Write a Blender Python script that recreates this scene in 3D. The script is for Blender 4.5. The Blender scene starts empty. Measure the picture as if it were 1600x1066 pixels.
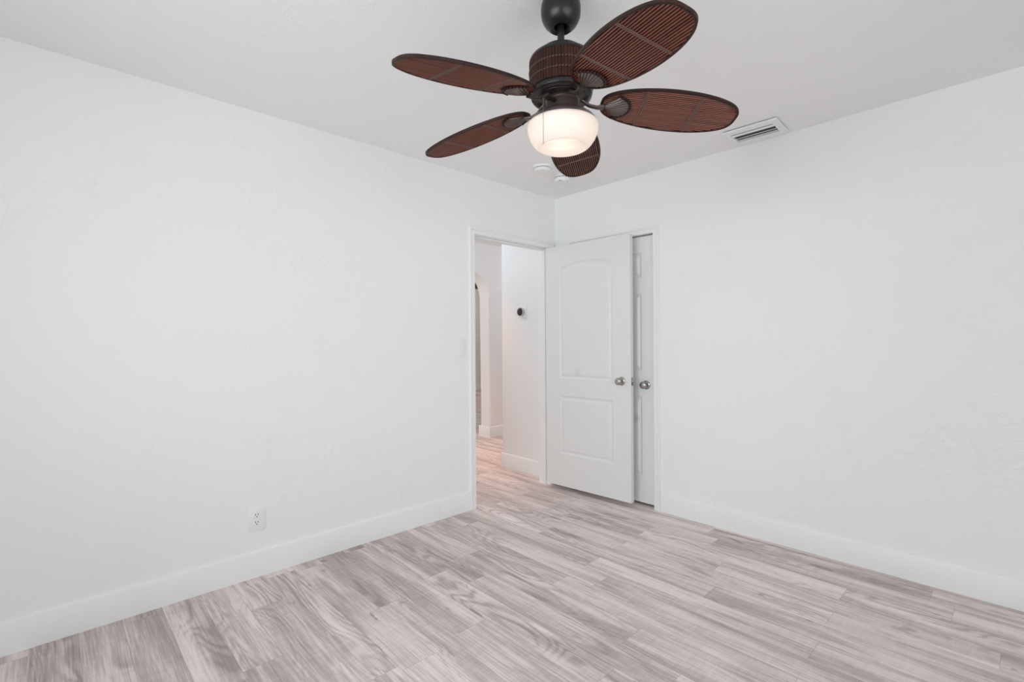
import bpy, bmesh, math, random
from mathutils import Vector, Matrix, noise

sc = bpy.context.scene
COL = sc.collection
PI = math.pi

# ------------------------------------------------------------------ camera
YAW, PITCH, ROLL = 0.810393, -0.001266, -0.0064613
CAM = (2.7757, -3.1608, 1.2281)
_f = Vector((-math.sin(YAW) * math.cos(PITCH), math.cos(YAW) * math.cos(PITCH), math.sin(PITCH)))
_r0 = Vector((math.cos(YAW), math.sin(YAW), 0))
_u0 = _r0.cross(_f)
_r = math.cos(ROLL) * _r0 + math.sin(ROLL) * _u0
_u = math.cos(ROLL) * _u0 - math.sin(ROLL) * _r0
cd = bpy.data.cameras.new('camera')
cd.sensor_width = 36.0
cd.lens = 760.524 / 1600 * 36.0
cd.clip_start = 0.02
cam = bpy.data.objects.new('camera', cd)
COL.objects.link(cam)
cam.matrix_world = Matrix(((_r.x, _u.x, -_f.x, CAM[0]), (_r.y, _u.y, -_f.y, CAM[1]),
                           (_r.z, _u.z, -_f.z, CAM[2]), (0, 0, 0, 1)))
sc.camera = cam

# ------------------------------------------------------------------ look
sc.view_settings.view_transform = 'Standard'
sc.view_settings.look = 'None'
sc.view_settings.gamma = 1
sc.view_settings.exposure = -0.54
sc.cycles.use_denoising = True
sc.cycles.max_bounces = 12
sc.cycles.diffuse_bounces = 10
sc.cycles.sample_clamp_indirect = 4.0

W = bpy.data.worlds.new('world')
sc.world = W
W.use_nodes = True
W.node_tree.nodes['Background'].inputs[0].default_value = (0.86, 0.93, 1.0, 1)
W.node_tree.nodes['Background'].inputs[1].default_value = 1.0


def area(name, loc, direction, sx, sy, power, color):
    d = bpy.data.lights.new(name, 'AREA')
    d.shape = 'RECTANGLE'; d.size = sx; d.size_y = sy
    d.energy = power; d.color = color
    o = bpy.data.objects.new(name, d); COL.objects.link(o)
    o.location = loc
    o.rotation_euler = Vector(direction).to_track_quat('-Z', 'Y').to_euler()
    return o


# daylight through the two bedroom windows (behind the camera)
area('daylight_window_1', (4.12, -2.6, 1.45), (-1, 0, -0.10), 2.4, 1.35, 52, (0.93, 0.985, 1.0))
area('daylight_window_2', (2.0, -4.74, 1.45), (0, 1, -0.10), 2.4, 1.35, 92, (0.93, 0.985, 1.0))


# ------------------------------------------------------------------ materials
def nt(name):
    m = bpy.data.materials.new(name); m.use_nodes = True
    t = m.node_tree
    return m, t, t.nodes['Principled BSDF']


def plain(name, col, rough=0.5, metal=0.0, spec=0.5, bump=0.0, bscale=60):
    m, t, p = nt(name)
    p.inputs['Base Color'].default_value = (*col, 1)
    p.inputs['Roughness'].default_value = rough
    p.inputs['Metallic'].default_value = metal
    p.inputs['Specular IOR Level'].default_value = spec
    if bump:
        n = t.nodes.new('ShaderNodeTexNoise'); n.inputs['Scale'].default_value = bscale
        n.inputs['Detail'].default_value = 4
        tc = t.nodes.new('ShaderNodeTexCoord')
        b = t.nodes.new('ShaderNodeBump'); b.inputs['Strength'].default_value = bump
        b.inputs['Distance'].default_value = 0.002
        t.links.new(tc.outputs['Object'], n.inputs['Vector'])
        t.links.new(n.outputs['Fac'], b.inputs['Height'])
        t.links.new(b.outputs['Normal'], p.inputs['Normal'])
    return m


def N(t, typ, **kw):
    n = t.nodes.new(typ)
    for k, v in kw.items():
        if k.startswith('_'):
            setattr(n, k[1:], v)
        else:
            n.inputs[k.replace('_', ' ')].default_value = v
    return n


def math_(t, op, a, b=None, c=None, clamp=False):
    n = t.nodes.new('ShaderNodeMath'); n.operation = op; n.use_clamp = clamp
    for i, v in enumerate((a, b, c)):
        if v is None: continue
        if isinstance(v, (int, float)): n.inputs[i].default_value = v
        else: t.links.new(v, n.inputs[i])
    return n.outputs[0]


def plaster(name, col, strength=0.35):
    """hand-trowelled painted plaster: flat fields with soft ridges here and there"""
    m, t, p = nt(name)
    p.inputs['Base Color'].default_value = (*col, 1)
    p.inputs['Roughness'].default_value = 0.62
    p.inputs['Specular IOR Level'].default_value = 0.3
    tc = N(t, 'ShaderNodeTexCoord')
    big = N(t, 'ShaderNodeTexNoise', Scale=1.7, Detail=2.0, Distortion=0.6)
    rid = N(t, 'ShaderNodeTexNoise', Scale=5.5, Detail=4.0, Roughness=0.55, Distortion=1.6)
    fine = N(t, 'ShaderNodeTexNoise', Scale=42.0, Detail=3.0)
    for n in (big, rid, fine): t.links.new(tc.outputs['Object'], n.inputs['Vector'])
    # ridge lines = where the distorted noise crosses .5, only in patches
    a = math_(t, 'ABSOLUTE', math_(t, 'SUBTRACT', rid.outputs['Fac'], 0.5))
    line = math_(t, 'SUBTRACT', 1.0, math_(t, 'MULTIPLY', a, 28.0), clamp=True)
    patch = math_(t, 'MULTIPLY', math_(t, 'SUBTRACT', big.outputs['Fac'], 0.52), 9.0, clamp=True)
    h = math_(t, 'MULTIPLY', line, patch)
    h = math_(t, 'ADD', h, math_(t, 'MULTIPLY', rid.outputs['Fac'], 1.2))
    h = math_(t, 'ADD', h, math_(t, 'MULTIPLY', fine.outputs['Fac'], 0.22))
    b = N(t, 'ShaderNodeBump', Strength=strength, Distance=0.0035)
    t.links.new(h, b.inputs['Height'])
    t.links.new(b.outputs['Normal'], p.inputs['Normal'])
    return m


def spotted(name, col, spots, rough=0.42):
    """white door paint with a few grey scuff marks at fixed places on the door"""
    m, t, p = nt(name)
    p.inputs['Roughness'].default_value = rough
    tc = N(t, 'ShaderNodeTexCoord')
    wob = N(t, 'ShaderNodeTexNoise', Scale=22.0, Detail=3.0)
    t.links.new(tc.outputs['Object'], wob.inputs['Vector'])
    fac = None
    for (x, y, z, rx, rz, amt) in spots:
        mp = N(t, 'ShaderNodeMapping')
        mp.vector_type = 'POINT'
        mp.inputs['Location'].default_value = (-x / rx, -y / 0.4, -z / rz)
        mp.inputs['Scale'].default_value = (1 / rx, 1 / 0.4, 1 / rz)
        t.links.new(tc.outputs['Object'], mp.inputs['Vector'])
        ln = t.nodes.new('ShaderNodeVectorMath'); ln.operation = 'LENGTH'
        t.links.new(mp.outputs[0], ln.inputs[0])
        d = math_(t, 'ADD', ln.outputs['Value'], math_(t, 'MULTIPLY', wob.outputs['Fac'], 0.9))
        v = math_(t, 'MULTIPLY', math_(t, 'SUBTRACT', 1.45, d, clamp=True), amt)
        fac = v if fac is None else math_(t, 'ADD', fac, v)
    mx = t.nodes.new('ShaderNodeMix'); mx.data_type = 'RGBA'
    mx.inputs[6].default_value = (*col, 1); mx.inputs[7].default_value = (0.30, 0.29, 0.28, 1)
    t.links.new(fac, mx.inputs[0])
    t.links.new(mx.outputs[2], p.inputs['Base Color'])
    return m


def floor_material():
    m, t, p = nt('oak_vinyl_plank')
    uv = N(t, 'ShaderNodeUVMap'); uv.uv_map = 'plank'            # metres along / across the plank
    at = N(t, 'ShaderNodeAttribute'); at.attribute_name = 'tone'
    sep = N(t, 'ShaderNodeSeparateColor'); t.links.new(at.outputs['Color'], sep.inputs[0])
    ra, rb, rc = sep.outputs[0], sep.outputs[1], sep.outputs[2]
    off = N(t, 'ShaderNodeCombineXYZ')
    t.links.new(math_(t, 'MULTIPLY', ra, 37.0), off.inputs[0])
    t.links.new(math_(t, 'MULTIPLY', rb, 53.0), off.inputs[1])
    t.links.new(math_(t, 'MULTIPLY', rc, 29.0), off.inputs[2])
    add = t.nodes.new('ShaderNodeVectorMath'); add.operation = 'ADD'
    t.links.new(uv.outputs[0], add.inputs[0]); t.links.new(off.outputs[0], add.inputs[1])

    def tex(sx, sy, detail, rough=0.55, dist=0.0):
        mp = N(t, 'ShaderNodeMapping'); mp.inputs['Scale'].default_value = (sx, sy, 1)
        t.links.new(add.outputs[0], mp.inputs['Vector'])
        n = N(t, 'ShaderNodeTexNoise', Scale=1.0, Detail=detail, Roughness=rough, Distortion=dist)
        t.links.new(mp.outputs[0], n.inputs['Vector'])
        return n.outputs['Fac']
    band = tex(1.0, 11, 3.5, 0.55, 0.45)          # long tonal bands
    fine = tex(5, 150, 4, 0.6)                 # pores
    saw = tex(60, 12, 2, 0.5)                  # cross-cut marks
    field = tex(1.5, 7.5, 1.5, 0.4, 0.6)       # cathedral figure
    rings = math_(t, 'SINE', math_(t, 'MULTIPLY', field, 78.0))
    rings = math_(t, 'POWER', math_(t, 'MULTIPLY', math_(t, 'ADD', rings, 1.0), 0.5), 2.2)
    figmask = math_(t, 'MULTIPLY', math_(t, 'SUBTRACT', tex(0.9, 5, 2), 0.45), 5.0, clamp=True)
    knots = tex(5.5, 15, 2, 0.5, 0.5)
    knot = math_(t, 'MULTIPLY', math_(t, 'SUBTRACT', knots, 0.70), 9.0, clamp=True)

    v = math_(t, 'MULTIPLY', math_(t, 'SUBTRACT', band, 0.5), 1.5)
    v = math_(t, 'ADD', v, math_(t, 'MULTIPLY', math_(t, 'SUBTRACT', fine, 0.5), 1.0))
    v = math_(t, 'ADD', v, math_(t, 'MULTIPLY', math_(t, 'SUBTRACT', saw, 0.5), 0.22))
    v = math_(t, 'SUBTRACT', v, math_(t, 'MULTIPLY', math_(t, 'MULTIPLY', rings, figmask), 0.34))
    v = math_(t, 'SUBTRACT', v, math_(t, 'MULTIPLY', knot, 0.9))
    v = math_(t, 'ADD', v, math_(t, 'MULTIPLY', math_(t, 'SUBTRACT', ra, 0.5), 0.26))
    v = math_(t, 'ADD', v, 0.5)
    cr = N(t, 'ShaderNodeValToRGB')
    e = cr.color_ramp.elements
    e[0].position = 0.0; e[0].color = (0.36, 0.298, 0.278, 1)
    e[1].position = 1.0; e[1].color = (0.92, 0.83, 0.82, 1)
    x = cr.color_ramp.elements.new(0.34); x.color = (0.54, 0.465, 0.442, 1)
    x = cr.color_ramp.elements.new(0.62); x.color = (0.75, 0.655, 0.642, 1)
    t.links.new(v, cr.inputs[0])
    # seams: uv2 carries distance to the plank edges in metres
    se = N(t, 'ShaderNodeUVMap'); se.uv_map = 'edge'
    s2 = N(t, 'ShaderNodeSeparateXYZ'); t.links.new(se.outputs[0], s2.inputs[0])
    ex = math_(t, 'SUBTRACT', 0.5, math_(t, 'ABSOLUTE', math_(t, 'SUBTRACT', s2.outputs[0], 0.5)))
    ey = math_(t, 'SUBTRACT', 0.5, math_(t, 'ABSOLUTE', math_(t, 'SUBTRACT', s2.outputs[1], 0.5)))
    ex = math_(t, 'LESS_THAN', math_(t, 'MULTIPLY', ex, 1.08), 0.0011)
    ey = math_(t, 'LESS_THAN', math_(t, 'MULTIPLY', ey, 0.1444), 0.0009)
    seam = math_(t, 'MULTIPLY', math_(t, 'MAXIMUM', ex, ey), 0.45)
    mx = t.nodes.new('ShaderNodeMix'); mx.data_type = 'RGBA'
    t.links.new(seam, mx.inputs[0]); t.links.new(cr.outputs[0], mx.inputs[6])
    mx.inputs[7].default_value = (0.26, 0.21, 0.19, 1)
    t.links.new(mx.outputs[2], p.inputs['Base Color'])
    rg = math_(t, 'ADD', math_(t, 'MULTIPLY', fine, 0.15), 0.42)
    t.links.new(rg, p.inputs['Roughness'])
    p.inputs['Specular IOR Level'].default_value = 0.35
    b = N(t, 'ShaderNodeBump', Strength=0.25, Distance=0.0006)
    t.links.new(fine, b.inputs['Height']); t.links.new(b.outputs['Normal'], p.inputs['Normal'])
    return m


def wood(name, c0, c1, scale=(3, 90, 90), rough=0.32):
    m, t, p = nt(name)
    tc = N(t, 'ShaderNodeTexCoord')
    mp = N(t, 'ShaderNodeMapping'); mp.inputs['Scale'].default_value = scale
    t.links.new(tc.outputs['Object'], mp.inputs['Vector'])
    n = N(t, 'ShaderNodeTexNoise', Scale=1.0, Detail=4.0)
    t.links.new(mp.outputs[0], n.inputs['Vector'])
    cr = N(t, 'ShaderNodeValToRGB')
    cr.color_ramp.elements[0].position = 0.3; cr.color_ramp.elements[0].color = (*c0, 1)
    cr.color_ramp.elements[1].position = 0.7; cr.color_ramp.elements[1].color = (*c1, 1)
    t.links.new(n.outputs['Fac'], cr.inputs[0])
    t.links.new(cr.outputs[0], p.inputs['Base Color'])
    p.inputs['Roughness'].default_value = rough
    b = N(t, 'ShaderNodeBump', Strength=0.2, Distance=0.0005)
    t.links.new(n.outputs['Fac'], b.inputs['Height']); t.links.new(b.outputs['Normal'], p.inputs['Normal'])
    return m


M_wall = plaster('wall_plaster', (0.876, 0.882, 0.879))
M_ceil = plaster('ceiling_plaster', (0.905, 0.905, 0.902), 0.22)
M_hall = plaster('hall_plaster', (0.86, 0.85, 0.845), 0.15)
M_trim = plain('trim_paint', (0.865, 0.868, 0.868), 0.38, bump=0.05, bscale=30)
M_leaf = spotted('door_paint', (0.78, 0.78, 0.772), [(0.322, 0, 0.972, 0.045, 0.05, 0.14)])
M_closet = spotted('closet_door_paint', (0.865, 0.867, 0.868), [(0.765, 0, 0.634, 0.035, 0.045, 0.35)])
M_floor = floor_material()
M_dark = plain('dark_void', (0.02, 0.02, 0.02), 0.9)
M_nickel = plain('satin_nickel', (0.43, 0.41, 0.39), 0.27, 1.0, bump=0.05, bscale=200)
M_hinge = plain('painted_hinge', (0.62, 0.62, 0.61), 0.4, 0.3)
M_bronze = plain('oil_rubbed_bronze', (0.022, 0.019, 0.017), 0.33, 0.45, 0.6, bump=0.04, bscale=90)
M_brown = plain('brown_bronze', (0.135, 0.102, 0.092), 0.36, 0.6, 0.5, bump=0.25, bscale=70)
M_slat = wood('mahogany_slat', (0.115, 0.034, 0.020), (0.215, 0.068, 0.042), (2.5, 45, 45), 0.30)
_p = M_slat.node_tree.nodes['Principled BSDF']; _p.inputs['Specular IOR Level'].default_value = 0.3
_p.inputs['Coat Weight'].default_value = 0.3; _p.inputs['Coat Roughness'].default_value = 0.22
M_rim = wood('dark_wood_rim', (0.020, 0.010, 0.008), (0.045, 0.020, 0.015), rough=0.5)
M_rim.node_tree.nodes['Principled BSDF'].inputs['Specular IOR Level'].default_value = 0.2
M_core = plain('dark_core', (0.012, 0.006, 0.005), 0.9, spec=0.05)
M_cord = plain('lashing_cord', (0.17, 0.115, 0.085), 0.7)
M_wick = wood('dark_wicker', (0.024, 0.009, 0.007), (0.060, 0.020, 0.013), (40, 40, 6), 0.5)
M_wick.node_tree.nodes['Principled BSDF'].inputs['Specular IOR Level'].default_value = 0.2
M_plastic = plain('white_plastic', (0.86, 0.86, 0.85), 0.35)
M_slot = plain('slot_shadow', (0.035, 0.033, 0.03), 0.7)
M_vent = plain('white_enamel', (0.86, 0.86, 0.85), 0.38)
M_glassblk = plain('thermostat_glass', (0.025, 0.020, 0.020), 0.08)
M_steel = plain('brushed_steel', (0.55, 0.54, 0.53), 0.28, 1.0)
M_beam = wood('dark_beam_wood', (0.06, 0.035, 0.02), (0.10, 0.06, 0.035), (2, 2, 30))
M_chain = plain('aged_brass_chain', (0.30, 0.25, 0.20), 0.4, 0.8)
M_grime = plain('ceiling_grime', (0.25, 0.25, 0.24), 0.9)

m, t, p = nt('opal_glass')
p.inputs['Base Color'].default_value = (0.9, 0.86, 0.82, 1)
p.inputs['Roughness'].default_value = 0.18
p.inputs['Emission Color'].default_value = (1.0, 0.90, 0.82, 1)
p.inputs['Emission Strength'].default_value = 0.10
tr = N(t, 'ShaderNodeBsdfTranslucent'); tr.inputs[0].default_value = (0.95, 0.90, 0.86, 1)
mx = N(t, 'ShaderNodeMixShader'); mx.inputs[0].default_value = 0.5
t.links.new(p.outputs[0], mx.inputs[1]); t.links.new(tr.outputs[0], mx.inputs[2])
t.links.new(mx.outputs[0], t.nodes['Material Output'].inputs[0])
M_opal = m
m, t, p = nt('lit_bulb')
p.inputs['Emission Color'].default_value = (1, 0.93, 0.84, 1)
p.inputs['Emission Strength'].default_value = 14
M_bulb = m
m, t, p = nt('window_glass')
gl = N(t, 'ShaderNodeBsdfGlossy', Roughness=0.02); tp = N(t, 'ShaderNodeBsdfTransparent')
fr = N(t, 'ShaderNodeFresnel', IOR=1.45); mx = N(t, 'ShaderNodeMixShader')
t.links.new(fr.outputs[0], mx.inputs[0]); t.links.new(tp.outputs[0], mx.inputs[1]); t.links.new(gl.outputs[0], mx.inputs[2])
t.links.new(mx.outputs[0], t.nodes['Material Output'].inputs[0])
M_pane = m


# ------------------------------------------------------------------ helpers
def obj(name, bm, mat, parent=None, smooth=None):
    bmesh.ops.recalc_face_normals(bm, faces=bm.faces)
    me = bpy.data.meshes.new(name); bm.to_mesh(me); bm.free()
    me.materials.append(mat)
    if smooth is not None:
        me.polygons.foreach_set('use_smooth', [True] * len(me.polygons))
        me.set_sharp_from_angle(angle=math.radians(smooth))
    o = bpy.data.objects.new(name, me); COL.objects.link(o)
    if parent is not None: o.parent = parent
    return o


def struct(o):
    o['kind'] = 'structure'; return o


def empty(name, loc=(0, 0, 0), rot=(0, 0, 0)):
    o = bpy.data.objects.new(name, None); COL.objects.link(o)
    o.empty_display_size = 0.1
    o.location = loc; o.rotation_euler = rot
    return o


def tag(o, label, cat, group=None):
    o['label'] = label; o['category'] = cat
    if group: o['group'] = group
    return o


def box(bm, x0, x1, y0, y1, z0, z1, bevel=0.0, seg=2):
    r = bmesh.ops.create_cube(bm, size=1.0)
    vs = r['verts']
    for v in vs:
        v.co = Vector(((x0 + x1) / 2 + v.co.x * (x1 - x0), (y0 + y1) / 2 + v.co.y * (y1 - y0),
                       (z0 + z1) / 2 + v.co.z * (z1 - z0)))
    if bevel:
        es = set(e for v in vs for e in v.link_edges)
        bmesh.ops.bevel(bm, geom=list(es), offset=bevel, segments=seg, profile=0.5, affect='EDGES')
    return vs


def boxobj(name, b, mat, parent=None, bevel=0.0):
    bm = bmesh.new(); box(bm, *b, bevel=bevel)
    return obj(name, bm, mat, parent, 30 if bevel else None)


def lathe(bm, prof, n=48, M=None, cap=False):
    rings = []
    for (r, z) in prof:
        ring = []
        for i in range(n):
            a = 2 * PI * i / n
            co = Vector((r * math.cos(a), r * math.sin(a), z))
            ring.append(bm.verts.new(M @ co if M else co))
        rings.append(ring)
    for a, b in zip(rings[:-1], rings[1:]):
        for i in range(n):
            j = (i + 1) % n
            bm.faces.new((a[i], a[j], b[j], b[i]))
    if cap:
        bm.faces.new(rings[0][::-1]); bm.faces.new(rings[-1])
    return rings


def tube(bm, pts, rad, n=10, cap=True, flat=1.0):
    pts = [Vector(p) for p in pts]
    rings = []
    up = Vector((0, 0, 1))
    for i, p in enumerate(pts):
        d = (pts[min(i + 1, len(pts) - 1)] - pts[max(i - 1, 0)]).normalized()
        a = d.cross(up)
        if a.length < 1e-3: a = d.cross(Vector((1, 0, 0)))
        a.normalize(); b = a.cross(d).normalized()
        r = rad[i] if isinstance(rad, (list, tuple)) else rad
        rings.append([bm.verts.new(p + r * (math.cos(2 * PI * k / n) * a + flat * math.sin(2 * PI * k / n) * b)) for k in range(n)])
    for a, b in zip(rings[:-1], rings[1:]):
        for i in range(n):
            bm.faces.new((a[i], a[(i + 1) % n], b[(i + 1) % n], b[i]))
    if cap:
        bm.faces.new(rings[0][::-1]); bm.faces.new(rings[-1])


def extrude_profile(bm, prof, a, b, nrm, up=Vector((0, 0, 1))):
    """prof: (out, up) pairs, swept straight from a to b; nrm = outwards"""
    a, b, nrm = Vector(a), Vector(b), Vector(nrm)
    r0 = [bm.verts.new(a + nrm * o + up * h) for o, h in prof]
    r1 = [bm.verts.new(b + nrm * o + up * h) for o, h in prof]
    n = len(prof)
    for i in range(n):
        bm.faces.new((r0[i], r0[(i + 1) % n], r1[(i + 1) % n], r1[i]))
    bm.faces.new(r0[::-1]); bm.faces.new(r1)


# ------------------------------------------------------------------ floor
X0, X1, Y0, Y1 = -7.0, 3.95, -4.5, 6.6
PW, PL = 0.1444, 1.075
seams = {}   # row -> one joint x, read where the photograph shows it
known = {0: 2.555, 1: 2.175, 2: 2.71, 3: 1.11, 4: 1.72, 5: 1.125, 6: 1.29, 7: 1.134, 8: 1.65, 10: 0.643,
         12: 0.727, 11: 1.137, 14: 1.144, 13: 0.10, 15: 0.338, 18: 0.064, 21: 0.075}
random.seed(4)
bm = bmesh.new()
uvl = bm.loops.layers.uv.new('plank'); edl = bm.loops.layers.uv.new('edge')
cl = bm.loops.layers.float_color.new('tone')
row = -int((Y1 + 0.19) / PW) - 1
while True:
    ytop = -0.19 - row * PW
    ybot = ytop - PW
    if ytop < Y0: break
    j = known.get(row, random.uniform(0, PL))
    k0 = math.floor((X0 - j) / PL)
    x = j + k0 * PL
    while x < X1:
        a, b = max(x, X0), min(x + PL, X1)
        c, d = max(ybot, Y0), min(ytop, Y1)
        if b - a > 1e-4 and d - c > 1e-4:
            col = (random.random(), random.random(), random.random(), 1)
            vs = [bm.verts.new((a, c, 0)), bm.verts.new((b, c, 0)), bm.verts.new((b, d, 0)), bm.verts.new((a, d, 0))]
            f = bm.faces.new(vs)
            for l, (px, py) in zip(f.loops, ((a, c), (b, c), (b, d), (a, d))):
                l[uvl].uv = (px - x, py - ybot)
                l[edl].uv = ((px - x) / PL, (py - ybot) / PW)
                l[cl] = col
        x += PL
    row += 1
bmesh.ops.remove_doubles(bm, verts=bm.verts, dist=1e-5)
# a slab under the planks gives the floor its thickness
box(bm, X0, X1, Y0, Y1, -0.12, -0.002)
fl = struct(obj('floor', bm, M_floor))

# ------------------------------------------------------------------ shell
H = 2.44
struct(boxobj('ceiling', (X0, X1 + 0.2, Y0 - 0.2, Y1, H, H + 0.12), M_ceil))


def wall(name, boxes, mat):
    bm = bmesh.new()
    for b in boxes: box(bm, *b)
    return struct(obj(name, bm, mat))


OY0, OY1, OZ = -0.896, -0.085, 2.006          # bedroom doorway in the left wall
wall('wall_left', [(-0.12, 0, -4.5, OY0 - 0.015, 0, H), (-0.12, 0, OY1 + 0.015, 0.0, 0, H), (-0.12, 0, OY0 - 0.015, OY1 + 0.015, OZ + 0.015, H)], M_wall)
CX0, CX1, CZ = 0.205, 0.935, 2.0              # closet doorway in the back wall
wall('wall_back', [(-0.12, CX0 - 0.012, 0, 0.12, 0, H), (CX1 + 0.012, 3.95, 0, 0.12, 0, H), (CX0 - 0.012, CX1 + 0.012, 0, 0.12, CZ + 0.012, H)], M_wall)
# right and front walls carry the windows that light the room
w1 = (-3.8, -1.4, 0.75, 2.1)                  # y0 y1 z0 z1 in the right wall
wall('wall_right', [(3.95, 4.1, -4.65, w1[0], 0, H), (3.95, 4.1, w1[1], 0.12, 0, H), (3.95, 4.1, w1[0], w1[1], 0, w1[2]), (3.95, 4.1, w1[0], w1[1], w1[3], H)], M_wall)
w2 = (0.8, 3.2, 0.75, 2.1)
wall('wall_front', [(-0.12, w2[0], -4.65, -4.5, 0, H), (w2[1], 3.95, -4.65, -4.5, 0, H), (w2[0], w2[1], -4.65, -4.5, 0, w2[2]), (w2[0], w2[1], -4.65, -4.5, w2[3], H)], M_wall)


def window(name, axis, a0, a1, z0, z1, c):
    bm = bmesh.new()
    def bb(p0, p1, q0, q1, t=0.03):
        if axis == 'x': box(bm, c - t, c + t, p0, p1, q0, q1, bevel=0.004)
        else: box(bm, p0, p1, c - t, c + t, q0, q1, bevel=0.004)
    bb(a0, a1, z0, z0 + 0.05); bb(a0, a1, z1 - 0.05, z1)
    bb(a0, a0 + 0.05, z0 + 0.05, z1 - 0.05); bb(a1 - 0.05, a1, z0 + 0.05, z1 - 0.05)
    zm = (z0 + z1) / 2
    bb(a0 + 0.05, a1 - 0.05, zm - 0.02, zm + 0.02, 0.022)
    w = struct(obj(name, bm, M_trim, None, 30))
    bm = bmesh.new()
    if axis == 'x': box(bm, c - 0.003, c + 0.003, a0 + 0.05, a1 - 0.05, z0 + 0.05, z1 - 0.05)
    else: box(bm, a0 + 0.05, a1 - 0.05, c - 0.003, c + 0.003, z0 + 0.05, z1 - 0.05)
    obj('pane', bm, M_pane, w)


window('window_1', 'x', *w1, 4.04)
window('window_2', 'y', *w2, -4.59)

# hall beyond the doorway
HY = 0.033
wall('wall_hall', [(-0.72, -0.12, HY, 2.6, 0, H)], M_hall)
bm = bmesh.new()   # wall with the arched opening, far side of the hall
ay0, ay1, ar, azt = -0.35, 0.872, 0.30, 2.082
xa, xb = -1.88, -2.07
pts = [(-3.0, 0), (ay0, 0), (ay0, azt - ar)]
for i in range(1, 17):
    a = PI - (PI / 2) * i / 16
    pts.append((ay0 + ar + ar * math.cos(a), azt - ar + ar * math.sin(a)))
for i in range(0, 17):
    a = PI / 2 - (PI / 2) * i / 16
    pts.append((ay1 - ar + ar * math.cos(a), azt - ar + ar * math.sin(a)))
pts += [(ay1, 0), (2.6, 0), (2.6, H), (-3.0, H)]
f0 = [bm.verts.new((xa, y, z)) for y, z in pts]; f1 = [bm.verts.new((xb, y, z)) for y, z in pts]
n = len(pts)
bm.faces.new(f0); bm.faces.new(f1[::-1])
for i in range(n): bm.faces.new((f0[i], f0[(i + 1) % n], f1[(i + 1) % n], f1[i]))
# soften the plaster edge of the arch
es = [e for e in bm.edges if abs(e.verts[0].co.x - e.verts[1].co.x) < 1e-6 and
      all(abs(v.co.y) < 0.9 and v.co.y > -0.4 for v in e.verts) and not all(v.co.z < 1e-6 for v in e.verts) and not all(v.co.z > 2.4 for v in e.verts)]
bmesh.ops.bevel(bm, geom=es, offset=0.03, segments=5, profile=0.5, affect='EDGES')
struct(obj('wall_arch', bm, M_hall, None, 40))
wall('wall_corridor', [(-1.88, -0.72, 2.6, 2.72, 0, H)], M_hall)
wall('wall_hall_end', [(-2.07, -0.12, -3.12, -3.0, 0, H)], M_hall)
# room beyond the arch
wall('wall_far', [(-6.9, -6.6, -3.0, 6.6, 0, H), (-6.6, -2.07, 6.45, 6.6, 0, H), (-6.6, -2.07, -3.12, -3.0, 0, H), (-2.07, -1.95, 2.6, 6.45, 0, H)], M_hall)
struct(boxobj('trim_1', (-5.05, -4.87, -3.0, 6.45, 2.29, H), M_beam))

# ------------------------------------------------------------------ baseboards
BB = [(0, 0), (0.014, 0), (0.014, 0.128), (0.011, 0.134), (0.006, 0.137), (0, 0.137)]


def baseboard(name, runs):
    bm = bmesh.new()
    for a, b, nn in runs: extrude_profile(bm, BB, (*a, 0), (*b, 0), nn)
    return struct(obj(name, bm, M_trim, None, 50))


baseboard('baseboard_left', [((0, -0.951), (0, -1.2225), (1, 0, 0))])
baseboard('baseboard_left', [((0, -1.2235), (0, -4.5), (1, 0, 0))])
baseboard('baseboard_back', [((0.988, 0), (3.95, 0), (0, -1, 0))])
baseboard('baseboard_right', [((3.95, 0), (3.95, -4.5), (-1, 0, 0))])
baseboard('baseboard_front', [((0, -4.5), (3.95, -4.5), (0, 1, 0))])
baseboard('baseboard_hall', [((-0.12, HY), (-0.734, HY), (0, -1, 0)), ((-0.72, HY), (-0.72, 2.6), (-1, 0, 0))])
baseboard('baseboard_arch', [((-1.88, ay1), (-1.88, 2.6), (1, 0, 0)), ((-1.866, ay1), (-2.084, ay1), (0, -1, 0)),
                             ((-1.88, -3.0), (-1.88, ay0 + 0.014), (1, 0, 0))])
baseboard('baseboard_far', [((-6.6, -3.0), (-6.6, 6.45), (1, 0, 0))])

# ------------------------------------------------------------------ door casings and jambs
def casing_bar(bm, a, b, width, nrm, side):
    """flat casing with a raised outer bead; a->b run, 'side' points from the opening outwards"""
    a, b, nrm, side = Vector(a), Vector(b), Vector(nrm), Vector(side)
    prof = [(0, 0), (0.010, 0), (0.0125, 0.004), (0.0125, width * 0.52), (0.010, width * 0.56), (0.010, width * 0.66),
            (0.0155, width * 0.72), (0.0165, width * 0.93), (0.013, width), (0, width)]
    r0, r1 = [], []
    for o, w in prof:
        r0.append(bm.verts.new(a + nrm * o + side * w + (0 if not hasattr(casing_bar, 'm0') else 0) * side))
        r1.append(bm.verts.new(b + nrm * o + side * w))
    return prof, r0, r1


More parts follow.
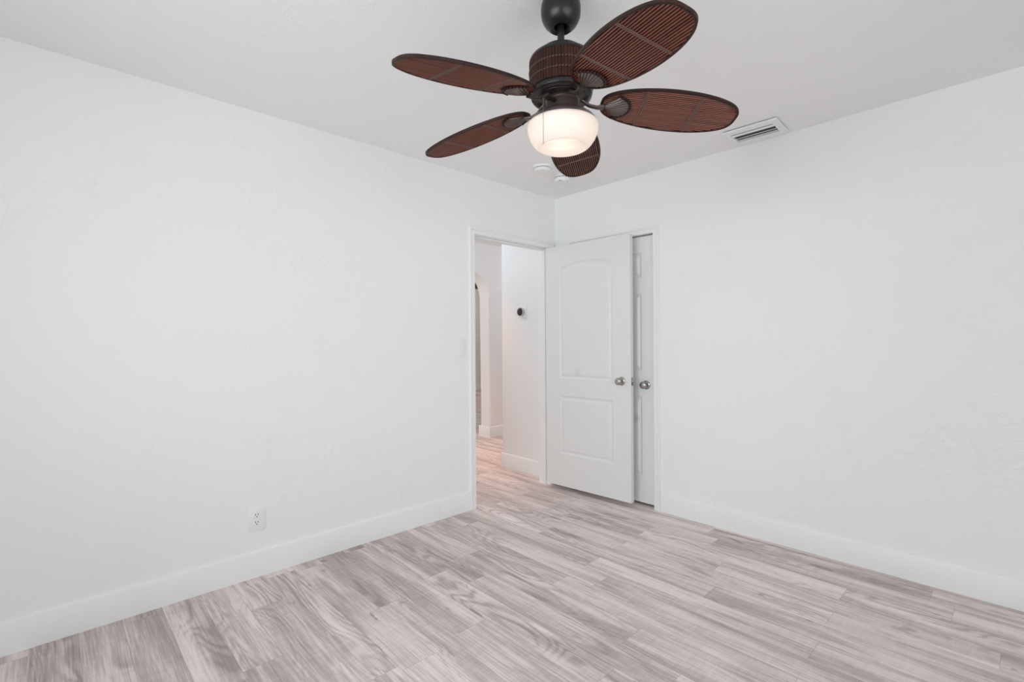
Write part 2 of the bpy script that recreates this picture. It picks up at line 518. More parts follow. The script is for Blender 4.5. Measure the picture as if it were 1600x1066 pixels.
def casing_frame(name, p0, p1, ztop, width, nrm, along):
    """mitred three-sided casing. p0,p1: floor points of the inner edges (along = unit vector p0->p1)"""
    nrm, along, up = Vector(nrm), Vector(along), Vector((0, 0, 1))
    w = width
    prof = [(0, 0), (0.009, 0), (0.012, 0.004), (0.012, w * 0.50), (0.0095, w * 0.54), (0.0095, w * 0.64),
            (0.0150, w * 0.70), (0.0165, w * 0.90), (0.013, w), (0, w)]
    bm = bmesh.new()
    rings = []
    for base, s, k in ((Vector(p0), -1, 0), (Vector(p0), -1, 1), (Vector(p1), 1, 1), (Vector(p1), 1, 0)):
        ring = []
        for o, q in prof:
            z = 0 if k == 0 else ztop + q
            ring.append(bm.verts.new(base + along * s * q + nrm * o + up * z))
        rings.append(ring)
    n = len(prof)
    for a, b in zip(rings[:-1], rings[1:]):
        for i in range(n): bm.faces.new((a[i], a[(i + 1) % n], b[(i + 1) % n], b[i]))
    bm.faces.new(rings[0][::-1]); bm.faces.new(rings[-1])
    return struct(obj(name, bm, M_trim, None, 25))


casing_frame('trim_2', (0, OY0 - 0.003, 0), (0, OY1 + 0.003, 0), OZ + 0.003, 0.052, (1, 0, 0), (0, 1, 0))
casing_frame('trim_3', (CX0, 0, 0), (CX1 + 0.002, 0, 0), CZ - 0.002, 0.048, (0, -1, 0), (1, 0, 0))
bm = bmesh.new()      # bedroom door jamb with stops
box(bm, -0.125, 0.0, OY0 - 0.015, OY0, 0, OZ + 0.015); box(bm, -0.125, 0.0, OY1, OY1 + 0.015, 0, OZ + 0.015)
box(bm, -0.125, 0.0, OY0, OY1, OZ, OZ + 0.015)
box(bm, -0.075, -0.037, OY0, OY0 + 0.011, 0, OZ - 0.011, bevel=0.002); box(bm, -0.075, -0.037, OY1 - 0.011, OY1, 0, OZ - 0.011, bevel=0.002)
box(bm, -0.075, -0.037, OY0, OY1, OZ - 0.011, OZ, bevel=0.002)
struct(obj('trim_4', bm, M_trim))
bm = bmesh.new()      # closet jamb and the dark closet behind it
box(bm, CX0 - 0.012, CX0, 0.0, 0.12, 0, CZ + 0.012); box(bm, CX1, CX1 + 0.012, 0.0, 0.12, 0, CZ + 0.012)
box(bm, CX0, CX1, 0.0, 0.12, CZ, CZ + 0.012)
struct(obj('trim_5', bm, M_trim))
wall('wall_closet', [(0.0, 1.2, 0.72, 0.78, 0, H), (-0.119, -0.06, 0.12, 0.78, 0, H), (1.2, 1.26, 0.12, 0.78, 0, H)], M_wall)


# ------------------------------------------------------------------ panel doors
def inset_poly(pts, d):
    n = len(pts); out = []
    for i in range(n):
        p0, p1, p2 = Vector(pts[i - 1]), Vector(pts[i]), Vector(pts[(i + 1) % n])
        e1 = (p1 - p0).normalized(); e2 = (p2 - p1).normalized()
        n1 = Vector((-e1.y, e1.x)); n2 = Vector((-e2.y, e2.x))     # left normals (CCW -> inwards)
        b = (n1 + n2); b /= max(b.length_squared / 2, 0.3)
        out.append(tuple(p1 + b * d))
    return out


STEPS = [(0.0, 0.0), (0.005, -0.0035), (0.013, -0.0075), (0.019, -0.0085), (0.036, -0.0020), (0.041, -0.0015)]


def panel_door(name, w, z0, z1, th, panels, mat):
    """leaf in local x 0..w, faces at y=0 (front, facing -y) and y=th"""
    bm = bmesh.new()
    def face_side(y, sgn):
        outer = [bm.verts.new((x, y, z)) for x, z in ((0, z0), (w, z0), (w, z1), (0, z1))]
        edges = [bm.edges.new((outer[i], outer[(i + 1) % 4])) for i in range(4)]
        for pl in panels:
            loops = []
            for ins, dep in STEPS:
                q = pl(ins) if callable(pl) else (inset_poly(pl, ins) if ins else pl)
                loops.append([bm.verts.new((x, y - sgn * dep, z)) for x, z in q])
            n = len(loops[0])
            edges += [bm.edges.new((loops[0][i], loops[0][(i + 1) % n])) for i in range(n)]
            for a, b in zip(loops[:-1], loops[1:]):
                for i in range(n): bm.faces.new((a[i], a[(i + 1) % n], b[(i + 1) % n], b[i]))
            bm.faces.new(loops[-1])
        bmesh.ops.triangle_fill(bm, edges=edges, use_beauty=True, use_dissolve=False)
        return outer
    # front outward normal is -y: recess goes +y
    a = face_side(0.0, -1.0) if False else None
    a = face_side(0.0, 1.0 * 1)
    b = face_side(th, -1.0)
    for i in range(4): bm.faces.new((a[i], a[(i + 1) % 4], b[(i + 1) % 4], b[i]))
    return obj(name, bm, mat, None, 4)


def rect(x0, x1, za, zb):
    return [(x0, za), (x1, za), (x1, zb), (x0, zb)]


def knob(parent, x, y, z, face, name='door_knob'):
    """round knob on a rosette; face -1: sticks out towards -y, +1 towards +y"""
    bm = bmesh.new()
    Mx = Matrix.Translation((x, y, z)) @ Matrix.Rotation(PI / 2 * (1 if face < 0 else -1), 4, 'X')
    lathe(bm, [(0.001, 0), (0.032, 0), (0.0325, 0.003), (0.030, 0.006), (0.022, 0.0085), (0.012, 0.011), (0.0105, 0.020), (0.012, 0.026),
               (0.021, 0.031), (0.0265, 0.038), (0.0275, 0.045), (0.025, 0.052), (0.018, 0.0565), (0.009, 0.058), (0.0005, 0.0585)], 36, Mx)
    return obj(name, bm, M_nickel, parent, 40)


LW, LT = 0.798, 0.035
cxm, half, rise = 0.3955, 0.2525, 0.044
Rr = (half ** 2 + rise ** 2) / (2 * rise)
azc = 1.815 - (Rr - rise)                     # centre of the eyebrow arch


def arch(ins):
    h, R2 = half - ins, Rr - ins
    q = [(cxm - h, 0.915 + ins), (cxm + h, 0.915 + ins)]
    for i in range(25):
        x = cxm + h - 2 * h * i / 24
        q.append((x, azc + math.sqrt(R2 ** 2 - (x - cxm) ** 2)))
    return q


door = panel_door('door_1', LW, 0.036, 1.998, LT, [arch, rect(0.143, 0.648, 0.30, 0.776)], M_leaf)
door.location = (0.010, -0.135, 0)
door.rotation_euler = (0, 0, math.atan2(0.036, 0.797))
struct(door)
knob(door, 0.719, 0.0, 0.922, -1)
knob(door, 0.719, LT, 0.922, 1)
bm = bmesh.new(); box(bm, LW - 0.001, LW + 0.0012, 0.006, LT - 0.006, 0.892, 0.952, bevel=0.0006)
obj('latch_plate', bm, M_nickel, door, 30)
bm = bmesh.new(); box(bm, LW, LW + 0.009, 0.011, LT - 0.011, 0.913, 0.931, bevel=0.003)
obj('latch_bolt', bm, M_nickel, door, 30)
for zc in (1.795, 1.09, 0.365):
    bm = bmesh.new()
    for k in range(3):
        za = zc - 0.044 + k * 0.0295
        lathe(bm, [(0.0005, za), (0.0062, za), (0.0062, za + 0.0285), (0.0005, za + 0.0285)], 16, Matrix.Translation((-0.0045, 0.040, 0)))
    box(bm, -0.0022, 0.0, 0.006, 0.036, zc - 0.044, zc + 0.044)
    obj('hinge', bm, M_hinge, door, 30)

cw = 0.722
xr = 0.6105
cpan = []
for (xa_, xb_) in ((0.109, 0.320), (0.402, xr)):
    for (za, zb) in ((0.214, 0.804), (0.999, 1.569), (1.686, 1.876)):
        cpan.append(rect(xa_, xb_, za, zb))
closet = panel_door('door_2', cw, 0.018, 1.992, 0.035, cpan, M_closet)
closet.location = (CX0 + 0.004, 0.03, 0)
struct(closet)
# the scuff mark is set in closet-door coordinates
for nd in M_closet.node_tree.nodes:
    if nd.type == 'MAPPING':
        s = nd.inputs['Scale'].default_value
        nd.inputs['Location'].default_value[0] = -(0.765 - CX0) * s[0]
knob(closet, 0.857 - CX0 - 0.004 + 0.0, 0.0, 0.893, -1)

# ------------------------------------------------------------------ outlet, switch, thermostat
def wallplate(w, h, t=0.005):
    bm = bmesh.new(); box(bm, 0, t, -w / 2, w / 2, -h / 2, h / 2, bevel=0.0022, seg=2); return bm


o = empty('wall_outlet', (0.0, -2.378, 0.301))
tag(o, 'white double wall socket low on left wall above baseboard', 'outlet')
obj('cover_plate', wallplate(0.082, 0.122), M_plastic, o, 30)
for s in (1, -1):
    bm = bmesh.new()
    zc = s * 0.0195
    pr = []
    for i in range(40):
        a = 2 * PI * i / 40
        pr.append((0.0172 * math.cos(a), max(-0.0135, min(0.0135, 0.0172 * math.sin(a)))))
    lo = [bm.verts.new((0.004, y, zc + z)) for y, z in pr]; hi = [bm.verts.new((0.0072, y * 0.97, zc + z * 0.97)) for y, z in pr]
    for i in range(40): bm.faces.new((lo[i], lo[(i + 1) % 40], hi[(i + 1) % 40], hi[i]))
    bm.faces.new(hi); bm.faces.new(lo[::-1])
    r_ = obj('receptacle', bm, M_plastic, o, 30)
    bm = bmesh.new()
    box(bm, 0.0070, 0.0076, -0.0078, -0.0050, zc + 0.0005, zc + 0.0095)
    box(bm, 0.0070, 0.0076, 0.0050, 0.0078, zc + 0.0005, zc + 0.0085)
    lathe(bm, [(0.0001, 0), (0.0028, 0), (0.0028, 0.0006), (0.0001, 0.0006)], 14,
          Matrix.Translation((0.0070, 0, zc - 0.0068)) @ Matrix.Rotation(PI / 2, 4, 'Y'))
    obj('slots', bm, M_slot, r_)
bm = bmesh.new(); lathe(bm, [(0.0001, 0.0058), (0.003, 0.0054), (0.0034, 0.0048), (0.0034, 0.004)], 14, Matrix.Rotation(PI / 2, 4, 'Y'))
obj('screw', bm, M_plastic, o, 30)

o = empty('light_switch', (0.0, -1.022, 1.180))
tag(o, 'white rocker light switch on left wall beside the door frame', 'light switch')
obj('cover_plate', wallplate(0.078, 0.128), M_plastic, o, 30)
bm = bmesh.new(); box(bm, 0.004, 0.0058, -0.0185, 0.0185, -0.0355, 0.0355, bevel=0.0006)
obj('switch_frame', bm, M_plastic, o, 30)
bm = bmesh.new()
v = [bm.verts.new(c) for c in ((0.004, -0.0165, -0.033), (0.004, 0.0165, -0.033), (0.004, 0.0165, 0.033), (0.004, -0.0165, 0.033),
                               (0.0095, -0.0162, -0.0325), (0.0095, 0.0162, -0.0325), (0.0062, 0.0162, 0.0325), (0.0062, -0.0162, 0.0325),
                               (0.0066, -0.0162, 0), (0.0066, 0.0162, 0))]
for f in ((0, 1, 2, 3), (0, 1, 5, 4), (2, 3, 7, 6), (4, 5, 9, 8), (8, 9, 6, 7), (1, 2, 6, 9, 5), (0, 4, 8, 7, 3)): bm.faces.new([v[i] for i in f])
obj('rocker', bm, M_plastic, o)

o = empty('thermostat', (-0.443, HY, 1.492))
tag(o, 'small round thermostat with dark face on the hall wall through doorway', 'thermostat')
bm = bmesh.new(); box(bm, -0.058, 0.058, -0.004, 0.0, -0.056, 0.056, bevel=0.0018)
obj('backplate', bm, M_plastic, o, 30)
RX = Matrix.Rotation(PI / 2, 4, 'X')
bm = bmesh.new(); lathe(bm, [(0.001, 0.0035), (0.036, 0.0035), (0.036, 0.010), (0.0395, 0.012), (0.0400, 0.028), (0.0375, 0.0305), (0.0355, 0.0300), (0.0355, 0.026)], 48, RX)
obj('ring', bm, M_steel, o, 35)
bm = bmesh.new(); lathe(bm, [(0.0003, 0.0312), (0.020, 0.0308), (0.031, 0.0300), (0.0354, 0.0285), (0.0354, 0.020)], 48, RX)
obj('face', bm, M_glassblk, o, 50)

# ------------------------------------------------------------------ ceiling vent
o = empty('air_vent', (1.700, -0.173, H), (0, 0, math.radians(2.5)))
tag(o, 'white rectangular louvered air vent in ceiling near the right wall', 'air vent')
VW, VH, IW, IH, VT = 0.146, 0.115, 0.113, 0.066, 0.012


def ringframe(bm, ow, oh, iw, ih, z_out, z_in, z_top):
    def rr(a, b, z): return [bm.verts.new((x, y, z)) for x, y in ((-a, -b), (a, -b), (a, b), (-a, b))]
    L = [rr(ow, oh, z_top), rr(ow, oh, z_out), rr(ow - 0.004, oh - 0.004, z_out - 0.003), rr(iw + 0.002, ih + 0.002, z_in), rr(iw, ih, z_in + 0.002), rr(iw, ih, z_top)]
    for a, b in zip(L, L[1:] + L[:1]):
        for i in range(4): bm.faces.new((a[i], a[(i + 1) % 4], b[(i + 1) % 4], b[i]))


bm = bmesh.new(); ringframe(bm, VW, VH, IW, IH, -VT, -VT - 0.004, -0.004)
obj('frame', bm, M_vent, o, 20)
bm = bmesh.new(); box(bm, -IW - 0.012, IW + 0.012, -IH - 0.012, IH + 0.012, -0.0045, -0.001)
obj('duct_backing', bm, plain('duct_shade_grey', (0.10, 0.098, 0.09), 0.9), o)  # flat dark grey stands in for the shade inside the vent
for prof in ([(-0.0510, -0.0125), (-0.0300, -0.0165), (-0.0295, -0.0153), (-0.0505, -0.0113)],      # first blade shows its lit face
             [(0.0080, -0.0142), (0.0088, -0.0168), (0.0108, -0.0168), (0.0100, -0.0142)],
             [(0.0360, -0.0142), (0.0368, -0.0168), (0.0388, -0.0168), (0.0380, -0.0142)]):
    bm = bmesh.new()
    r0 = [bm.verts.new((-IW, a, b)) for a, b in prof]; r1 = [bm.verts.new((IW, a, b)) for a, b in prof]
    for i in range(4): bm.faces.new((r0[i], r0[(i + 1) % 4], r1[(i + 1) % 4], r1[i]))
    bm.faces.new(r0[::-1]); bm.faces.new(r1)
    obj('louver', bm, M_vent, o)
for sx in (-1, 1):
    bm = bmesh.new(); lathe(bm, [(0.0001, -0.0178), (0.003, -0.0172), (0.0038, -0.0155), (0.0038, -0.013)], 14, Matrix.Translation((sx * 0.130, 0, 0)))
    obj('screw', bm, M_hinge, o, 30)
bm = bmesh.new(); box(bm, -VW + 0.006, VW - 0.006, -VH + 0.006, VH - 0.006, -0.0048, 0.0)
obj('dark_gap_sheet', bm, M_slot, o)  # dark sheet in the gap between vent frame and ceiling

# ------------------------------------------------------------------ detectors on the ceiling
o = empty('smoke_detector', (0.458, -0.652, H))
tag(o, 'round white smoke detector on ceiling, the one nearer the fan', 'smoke detector')
bm = bmesh.new(); lathe(bm, [(0.001, 0), (0.071, 0), (0.073, -0.003), (0.072, -0.009), (0.066, -0.012), (0.001, -0.012)], 48)
obj('base', bm, M_plastic, o, 30)
bm = bmesh.new(); lathe(bm, [(0.054, -0.012), (0.054, -0.016)], 48); 
obj('vent_slot', bm, M_slot, o, 30)
bm = bmesh.new(); lathe(bm, [(0.050, -0.012), (0.059, -0.0165), (0.059, -0.030), (0.055, -0.0345), (0.040, -0.0370), (0.0005, -0.0375)], 48)
obj('cover', bm, M_plastic, o, 30)

o = empty('carbon_monoxide_detector', (0.420, -0.398, H))
tag(o, 'smaller round white detector with vent slots on ceiling, nearer the room corner', 'detector')
bm = bmesh.new(); lathe(bm, [(0.001, 0), (0.058, 0), (0.060, -0.003), (0.059, -0.010), (0.050, -0.011)], 48)
obj('base', bm, M_plastic, o, 30)
bm = bmesh.new()
for i in range(14):
    a0 = 2 * PI * i / 14; a1 = a0 + 2 * PI / 14 * 0.72
    rr = [(0.0500, -0.0105), (0.0555, -0.0105), (0.0555, -0.0150), (0.0500, -0.0150)]
    prev = None
    for k in range(5):
        a = a0 + (a1 - a0) * k / 4
        cur = [bm.verts.new((r * math.cos(a), r * math.sin(a), z)) for r, z in rr]
        if prev:
            for q in range(4): bm.faces.new((prev[q], prev[(q + 1) % 4], cur[(q + 1) % 4], cur[q]))
        else: bm.faces.new(cur)
        prev = cur
    bm.faces.new(prev[::-1])
obj('vent_slot', bm, M_slot, o)
bm = bmesh.new(); lathe(bm, [(0.050, -0.010), (0.0575, -0.016), (0.0575, -0.036), (0.052, -0.043), (0.034, -0.047), (0.0005, -0.048)], 48)
c_ = obj('cover', bm, M_plastic, o, 30)
bm = bmesh.new()
for (a, ln) in ((-1.15, 0.020), (0.05, 0.008)):
    bm = bmesh.new()
    Mx = Matrix.Rotation(a, 4, 'Z')
    vs = box(bm, 0.0485, 0.0535, -ln / 2, ln / 2, -0.0445, -0.0415)
    for v in vs: v.co = Mx @ v.co
    obj('button' if ln < 0.01 else 'slot', bm, M_slot, c_)

# ------------------------------------------------------------------ ceiling fan
FX, FY = 1.6655, -1.8595
fan = empty('ceiling_fan', (FX, FY, H))
tag(fan, 'dark bronze ceiling fan with five brown bamboo leaf blades and lit bowl light', 'ceiling fan')
Z = lambda z: z - H                      # world height -> fan local


def ring_part(name, prof, mat, parent=fan, n=64, sm=35):
    bm = bmesh.new(); lathe(bm, [(r, Z(z)) for r, z in prof], n)
    return obj(name, bm, mat, parent, sm)


ring_part('canopy', [(0.001, 2.4399), (0.0500, 2.4399), (0.0520, 2.430), (0.0560, 2.422), (0.0570, 2.4195), (0.0590, 2.419), (0.0630, 2.411), (0.0672, 2.399), (0.0695, 2.384), (0.0690, 2.368), (0.0672, 2.353),
                     (0.0622, 2.341), (0.0555, 2.3295), (0.048, 2.3215), (0.0415, 2.3165), (0.0375, 2.3135), (0.0355, 2.3150), (0.0300, 2.3200),
                     (0.0245, 2.3195), (0.0230, 2.3225), (0.0225, 2.345), (0.001, 2.345)], M_bronze)
ring_part('downrod', [(0.001, 2.350), (0.0185, 2.350), (0.0185, 2.340), (0.0122, 2.334), (0.0122, 2.235), (0.001, 2.235)], M_bronze, n=32)
ring_part('motor_housing', [(0.001, 2.243), (0.020, 2.243), (0.024, 2.239), (0.050, 2.237), (0.074, 2.233), (0.078, 2.228), (0.080, 2.223), (0.095, 2.216), (0.107, 2.207), (0.111, 2.199),
                            (0.1115, 2.194), (0.1085, 2.191), (0.104, 2.188), (0.104, 2.098), (0.107, 2.093), (0.1085, 2.086), (0.106, 2.078), (0.099, 2.073), (0.096, 2.069), (0.094, 2.064), (0.001, 2.064)], M_bronze)
# wicker band: upright canes round the motor, drawn in slightly by two cord rows
bm = bmesh.new()
NC = 66
zs = [2.192 - 0.098 * i / 14 for i in range(15)]
rings = []
for z in zs:
    ring = []
    for i in range(NC * 4):
        a = 2 * PI * i / (NC * 4)
        s = (i % 4) / 4
        bulge = 0.0034 * math.sin(PI * s) ** 0.7 if s > 0 else 0
        pinch = sum(0.0022 * math.exp(-((z - zl) / 0.0035) ** 2) for zl in (2.160, 2.126))
        r = 0.1085 + bulge - pinch - 0.0035 * max(0, (2.125 - z) / 0.03) ** 2 * 0.5
        ring.append(bm.verts.new((r * math.cos(a), r * math.sin(a), Z(z))))
    rings.append(ring)
for a, b in zip(rings[:-1], rings[1:]):
    for i in range(NC * 4): bm.faces.new((a[i], a[(i + 1) % (NC * 4)], b[(i + 1) % (NC * 4)], b[i]))
wk = obj('wicker_band', bm, M_wick, fan, 80)
for zl in (2.160, 2.126):
    bm = bmesh.new()
    for i in range(NC):                                     # one stitch per cane
        a = 2 * PI * (i + 0.5) / NC
        p0 = Vector((0.1115 * math.cos(a - 0.03), 0.1115 * math.sin(a - 0.03), Z(zl) - 0.0022))
        p1 = Vector((0.1128 * math.cos(a), 0.1128 * math.sin(a), Z(zl)))
        p2 = Vector((0.1115 * math.cos(a + 0.03), 0.1115 * math.sin(a + 0.03), Z(zl) + 0.0022))
        tube(bm, [p0, p1, p2], 0.0011, 6)
    obj('stitching', bm, M_cord, wk, 60)
ring_part('flywheel', [(0.001, 2.079), (0.098, 2.079), (0.1035, 2.0765), (0.1050, 2.073), (0.1025, 2.069), (0.0960, 2.0655), (0.0885, 2.0640), (0.0855, 2.0665), (0.0835, 2.0740), (0.001, 2.0740)], M_bronze)
ring_part('switch_housing', [(0.001, 2.074), (0.062, 2.074), (0.0625, 2.066), (0.0600, 2.0635), (0.0540, 2.0625), (0.0535, 2.057), (0.001, 2.057)], M_brown)
ring_part('light_fitter', [(0.001, 2.058), (0.0500, 2.058), (0.0535, 2.056), (0.0545, 2.052), (0.0560, 2.034), (0.0585, 2.0275), (0.0640, 2.0235), (0.078, 2.017), (0.093, 2.009), (0.106, 1.999), (0.1150, 1.989),
                           (0.1195, 1.981), (0.1210, 1.9755), (0.1190, 1.9750), (0.1130, 1.984), (0.095, 1.994), (0.060, 2.003), (0.001, 2.004)], M_brown)
bowl = ring_part('glass_bowl', [(0.1175, 1.9815), (0.1225, 1.9785), (0.1242, 1.972), (0.1238, 1.961), (0.1200, 1.946), (0.1130, 1.929), (0.1030, 1.914), (0.0940, 1.9045), (0.0865, 1.8995),
                         (0.0825, 1.8985), (0.0795, 1.9010), (0.0600, 1.9022), (0.0300, 1.9030), (0.0004, 1.9032),
                         (0.0004, 1.9060), (0.0780, 1.9050), (0.0905, 1.9070), (0.1000, 1.9165), (0.1100, 1.9310), (0.1168, 1.9470), (0.1203, 1.9630), (0.1210, 1.972), (0.1175, 1.9805)], M_opal, sm=60)
bm = bmesh.new(); bmesh.ops.create_uvsphere(bm, u_segments=24, v_segments=16, radius=0.024)
for v in bm.verts: v.co = Vector((v.co.x, v.co.y, v.co.z * 1.15 + Z(1.955)))
obj('light_bulb', bm, M_bulb, fan, 60)

ld = bpy.data.lights.new('fan_lamp', 'POINT'); ld.energy = 2.0; ld.color = (1.0, 0.93, 0.86); ld.shadow_soft_size = 0.125
lo_ = bpy.data.objects.new('fan_lamp', ld); COL.objects.link(lo_); lo_.location = (FX, FY, 1.94)

for nm in ('switch_housing', 'light_fitter', 'glass_bowl', 'light_bulb'):
    bpy.data.objects[nm].location = (_r0.x * 0.004, _r0.y * 0.004, 0)      # the light kit hangs a little off plumb

# pull chain hangs on a little arm from the switch housing, camera side and left
cdir = Vector((CAM[0] - FX, CAM[1] - FY, 0)).normalized()
cleft = Vector((-_r0.x, -_r0.y, 0))
pc = cdir * 0.118 + cleft * 0.060
pd = pc.normalized()
bm = bmesh.new()
tube(bm, [pd * 0.055 + Vector((0, 0, Z(2.044))), pd * 0.085 + Vector((0, 0, Z(2.036))), pd * 0.112 + Vector((0, 0, Z(2.026))), pd * 0.128 + Vector((0, 0, Z(2.016)))], [0.008, 0.0065, 0.0055, 0.005], 12)
obj('chain_arm', bm, M_bronze, fan, 50)
bm = bmesh.new()
zt, zb = Z(2.016), Z(1.868)
nb = 50
for i in range(nb):
    z = zt + (zb - zt) * i / (nb - 1)
    bmesh.ops.create_icosphere(bm, subdivisions=1, radius=0.0013, matrix=Matrix.Translation((pc.x * 0.985, pc.y * 0.985, z)))
tube(bm, [(pc.x * 0.985, pc.y * 0.985, zt), (pc.x * 0.985, pc.y * 0.985, zb)], 0.0006, 6)
ch = obj('pull_chain', bm, M_chain, fan, 60)

# blades: outline fitted to the photograph
BR, BR0, BW, BPIT, BDR, BA, BBX = 0.617, 0.1378, 0.1041, -0.1995, 0.1093, 1.0875, 0.3234
BPH = 4.6251
DPH = (-0.0224, -0.0063, 0.0127, -0.0101, 0.0262)
TX, TY = -0.0024, 0.0089
BZ = Z(2.0554)


def halfw(s):
    return BW * max(0.0, math.sin(PI * min(1.0, max(0.0, s) ** BA))) ** BBX


def blade_matrix(k):
    th = BPH - k * 2 * PI / 5 + DPH[k]
    ca, sa, cp, sp = math.cos(th), math.sin(th), math.cos(BPIT), math.sin(BPIT)
    # columns: along, across, normal   (droop + slight tilt of the whole rotor)
    al = Vector((ca, sa, -BDR + TX * ca + TY * sa)).normalized()
    ac = Vector((-sa * cp, ca * cp, sp)).normalized()
    nn = al.cross(ac).normalized(); ac = nn.cross(al)
    Mx = Matrix((al, ac, nn)).transposed().to_4x4()
    base = Vector((ca * BR0, sa * BR0, BZ + (TX * ca + TY * sa) * BR0))
    return Matrix.Translation(base) @ Mx


BLEN = (BR - BR0) * math.sqrt(1 + BDR ** 2)
NS = 23                    # slats across the blade
SW = 2 * BW * 0.975 / NS


def s_range(v):
    """interval of s where half width >= |v|"""
    n = 400
    ss = [i / n for i in range(n + 1) if halfw(i / n) * 0.97 >= abs(v)]
    return (ss[0], ss[-1]) if ss else None


def blade_mesh():
    """slatted panel, both faces ribbed; each slat clipped to the leaf outline"""
    bm = bmesh.new()
    for i in range(NS):
        v0 = -BW * 0.975 + i * SW; v1 = v0 + SW
        K = 7
        cols = []
        for k in range(K):
            q = k / (K - 1)
            v = v0 + 0.0015 + (SW - 0.0030) * q
            sr = s_range(v)
            if sr is None: sr = s_range(math.copysign(BW * 0.96, v))
            cols.append((v, sr, 0.0002 + 0.0040 * math.sin(PI * q) ** 0.8))
        S = 10
        grid = []
        for v, (sa_, sb_), h in cols:
            grid.append(([bm.verts.new(((sa_ + (sb_ - sa_) * j / S) * BLEN, v, -h)) for j in range(S + 1)],
                         [bm.verts.new(((sa_ + (sb_ - sa_) * j / S) * BLEN, v, h)) for j in range(S + 1)]))
        for k in range(K - 1):
            for side in (0, 1):
                a, b = grid[k][side], grid[k + 1][side]
                for j in range(S): bm.faces.new((a[j], a[j + 1], b[j + 1], b[j]))
        for k in (0, K - 1):
            a, b = grid[k]
            for j in range(S): bm.faces.new((a[j], a[j + 1], b[j + 1], b[j]))
        for j in (0, S):
            for k in range(K - 1):
                bm.faces.new((grid[k][0][j], grid[k + 1][0][j], grid[k + 1][1][j], grid[k][1][j]))
    return bm


def core_mesh():
    bm = bmesh.new()
    # thin core so that no light passes between slats
    n = 60
    top = []; bot = []
    for z, L in ((0.0004, top), (-0.0004, bot)):
        for i in range(n + 1):
            s = i / n; L.append(bm.verts.new((s * BLEN, halfw(s) * 0.96, z)))
        for i in range(n, -1, -1):
            s = i / n; L.append(bm.verts.new((s * BLEN, -halfw(s) * 0.96, z)))
    bm.faces.new(top); bm.faces.new(bot[::-1])
    return bm


def rim_mesh():
    bm = bmesh.new()
    loop = []
    n = 90
    for i in range(n + 1):
        s = 0.5 - 0.5 * math.cos(PI * i / n); loop.append((s * BLEN, halfw(s)))
    for i in range(n - 1, 0, -1):
        s = 0.5 - 0.5 * math.cos(PI * i / n); loop.append((s * BLEN, -halfw(s)))
    m = len(loop)
    rings = []
    for i in range(m):
        p = Vector(loop[i]); d = (Vector(loop[(i + 1) % m]) - Vector(loop[i - 1])).normalized()
        nin = Vector((d.y, -d.x))                # inwards for this winding
        rings.append([bm.verts.new((p.x + nin.x * a, p.y + nin.y * a, h)) for a, h in
                      ((0.0, -0.0042), (0.0035, -0.0058), (0.0075, -0.0045), (0.0078, 0.0045), (0.0035, 0.0058), (0.0, 0.0042))])
    for i in range(m):
        a, b = rings[i], rings[(i + 1) % m]
        for q in range(6): bm.faces.new((a[q], a[(q + 1) % 6], b[(q + 1) % 6], b[q]))
    return bm


def lashing_mesh(s0):
    bm = bmesh.new()
    hw = halfw(s0) * 0.955
    x0 = s0 * BLEN
    for off in (-0.0032, 0.0032):
        for side in (-1, 1):
            pts = []
            n = NS * 4
            for i in range(n + 1):
                v = -hw + 2 * hw * i / n
                q = ((v + BW * 0.975) / SW) % 1.0
                pts.append((x0 + off + 0.0012 * math.sin(2 * PI * q), v, side * (0.0022 + 0.0028 * math.sin(PI * q))))
            tube(bm, pts, 0.0013, 6)
    return bm


def bracket_mesh():
    """blade iron: fluted scallop-shell plate under the blade root, flutes radiating from the hub end"""
    bm = bmesh.new()
    nu, nv, L = 16, 66, 0.096
    lo, hi = [], []
    for i in range(nu + 1):
        u_ = i / nu
        rl, rh = [], []
        for j in range(nv + 1):
            q = -1 + 2 * j / nv
            fl = abs(math.cos(5.5 * PI * q))                     # eleven ribs
            ang = q * math.radians(46 if u_ > 0.3 else 46 - (0.3 - u_) * 60)
            rho = 0.006 + (L - 0.006) * u_ * (1 - 0.16 * q * q) + (0.0035 * fl if i == nu else 0)
            x, y = rho * math.cos(ang), rho * math.sin(ang) * 0.80
            x = 0.000 + x
            z = -0.0080 - 0.0085 * (1 - q * q) * math.sin(PI * min(1, 0.15 + 0.75 * u_)) - 0.0042 * fl * min(1, u_ * 1.6) * (1 if i < nu else 0.4)
            rl.append(bm.verts.new((x, y, z))); rh.append(bm.verts.new((x, y, -0.0060)))
        lo.append(rl); hi.append(rh)
    for G in (lo, hi):
        for i in range(nu):
            for j in range(nv): bm.faces.new((G[i][j], G[i + 1][j], G[i + 1][j + 1], G[i][j + 1]))
    for i in (0, nu):
        for j in range(nv): bm.faces.new((lo[i][j], lo[i][j + 1], hi[i][j + 1], hi[i][j]))
    for j in (0, nv):
        for i in range(nu): bm.faces.new((lo[i][j], lo[i + 1][j], hi[i + 1][j], hi[i][j]))
    return bm


def scallop_mesh():
    """dark beaded edge round the shell"""
    bm = bmesh.new()
    for i in range(15):
        q = -1 + 2 * i / 14
        rho = 0.104 * (1 - 0.14 * q * q); a = q * math.radians(50)
        bmesh.ops.create_uvsphere(bm, u_segments=10, v_segments=6, radius=0.0055, matrix=Matrix.Translation((rho * math.cos(a), rho * math.sin(a) * 0.80, -0.0080)) @ Matrix.Diagonal((1, 0.9, 0.8, 1)))
    return bm


def arm_mesh():
    bm = bmesh.new()
    tube(bm, [(-0.082, 0, 0.013), (-0.066, 0, 0.002), (-0.040, 0, -0.014), (-0.012, 0, -0.018), (0.010, 0, -0.013)],
         [0.014, 0.0105, 0.0085, 0.009, 0.013], 14, flat=0.62)
    return bm


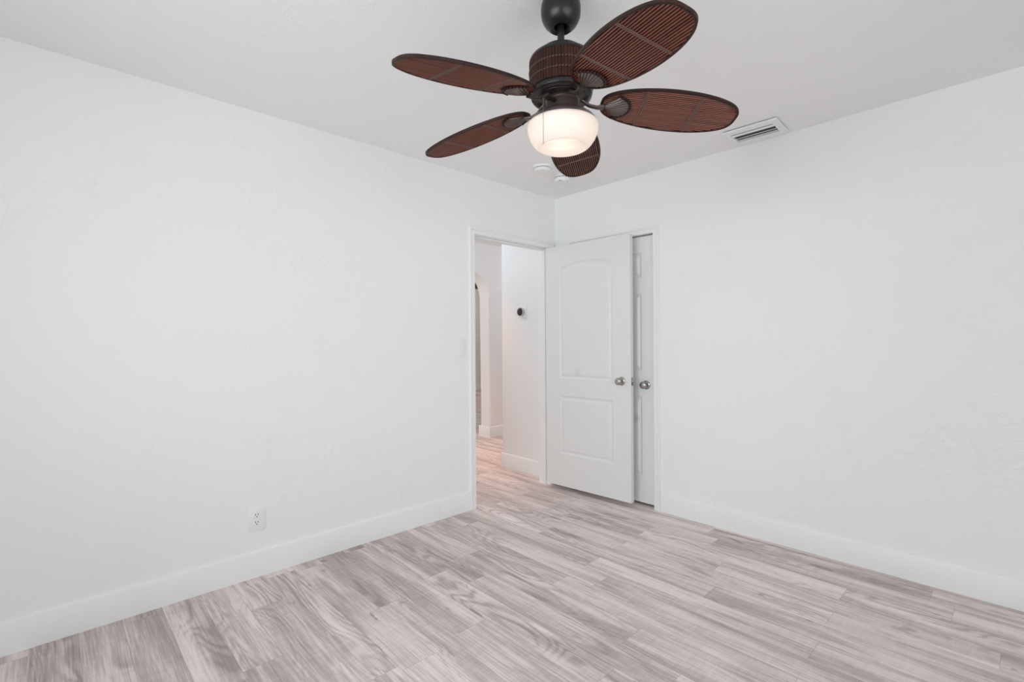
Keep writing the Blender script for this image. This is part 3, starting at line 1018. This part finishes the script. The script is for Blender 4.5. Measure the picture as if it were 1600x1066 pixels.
b0 = None
for k in range(5):
    Mx = blade_matrix(k)
    if b0 is None:
        bl = obj('blade', blade_mesh(), M_slat, fan, 60)
        core = obj('blade_core', core_mesh(), M_core, bl)
        rim = obj('blade_rim', rim_mesh(), M_rim, bl, 50)
        l1 = obj('lashing', lashing_mesh(0.30), M_cord, bl, 60)
        l2 = obj('lashing', lashing_mesh(0.68), M_cord, bl, 60)
        br = obj('blade_bracket', bracket_mesh(), M_brown, fan, 35)
        sc_ = obj('beaded_edge', scallop_mesh(), M_rim, br, 60)
        am = obj('bracket_arm', arm_mesh(), M_brown, br, 50)
        b0 = (bl, [core, rim, l1, l2], br, [sc_, am])
    else:
        bl = b0[0].copy(); COL.objects.link(bl); bl.parent = fan
        for c in b0[1]:
            d = c.copy(); COL.objects.link(d); d.parent = bl
        br = b0[2].copy(); COL.objects.link(br); br.parent = fan
        for c in b0[3]:
            d = c.copy(); COL.objects.link(d); d.parent = br
    bl.matrix_local = Mx
    br.matrix_local = Mx

# ------------------------------------------------------------------ hall lamp (out of sight above the doorway) and added, unseen fill lights
ld = bpy.data.lights.new('hall_lamp', 'POINT'); ld.energy = 24; ld.color = (0.80, 0.93, 1.0); ld.shadow_soft_size = 0.1
lo_ = bpy.data.objects.new('hall_lamp', ld); COL.objects.link(lo_); lo_.location = (-1.3, -0.65, 2.30)
for nm, lx, ly, en in (('hall_floor_warm_fill', -1.35, 0.35, 80), ('hall_floor_warm_fill', -0.85, -0.35, 62)):  # added warm spots that tint the hall floor, no fixtures behind them
    sd = bpy.data.lights.new(nm, 'SPOT'); sd.energy = en; sd.color = (1.0, 0.42, 0.16); sd.spot_size = math.radians(62); sd.spot_blend = 0.9
    sd.shadow_soft_size = 0.05
    so = bpy.data.objects.new(nm, sd); COL.objects.link(so); so.location = (lx, ly, 2.41)
area('far_room_area_fill', (-4.3, -2.9, 1.5), (0, 1, 0), 2.0, 1.4, 60, (1.0, 0.97, 0.94))  # added fill to brighten the far room, no window in that wall
area('hall_end_fill', (-1.15, -2.9, 1.5), (-0.15, 1, 0), 1.2, 1.4, 3, (0.88, 0.95, 1.0))  # added fill for the hall walls, no window at this end
ld = bpy.data.lights.new('corridor_fill', 'POINT'); ld.energy = 11; ld.color = (0.86, 0.94, 1.0); ld.shadow_soft_size = 0.12  # added fill to lift the arch wall, no such lamp known
lo_ = bpy.data.objects.new('corridor_fill', ld); COL.objects.link(lo_); lo_.location = (-1.15, 2.1, 2.25)
ld = bpy.data.lights.new('far_room_point_fill', 'POINT'); ld.energy = 30; ld.color = (1.0, 0.95, 0.9); ld.shadow_soft_size = 0.1  # added fill to lift the far wall, unseen
lo_ = bpy.data.objects.new('far_room_point_fill', ld); COL.objects.link(lo_); lo_.location = (-5.9, 3.2, 2.2)
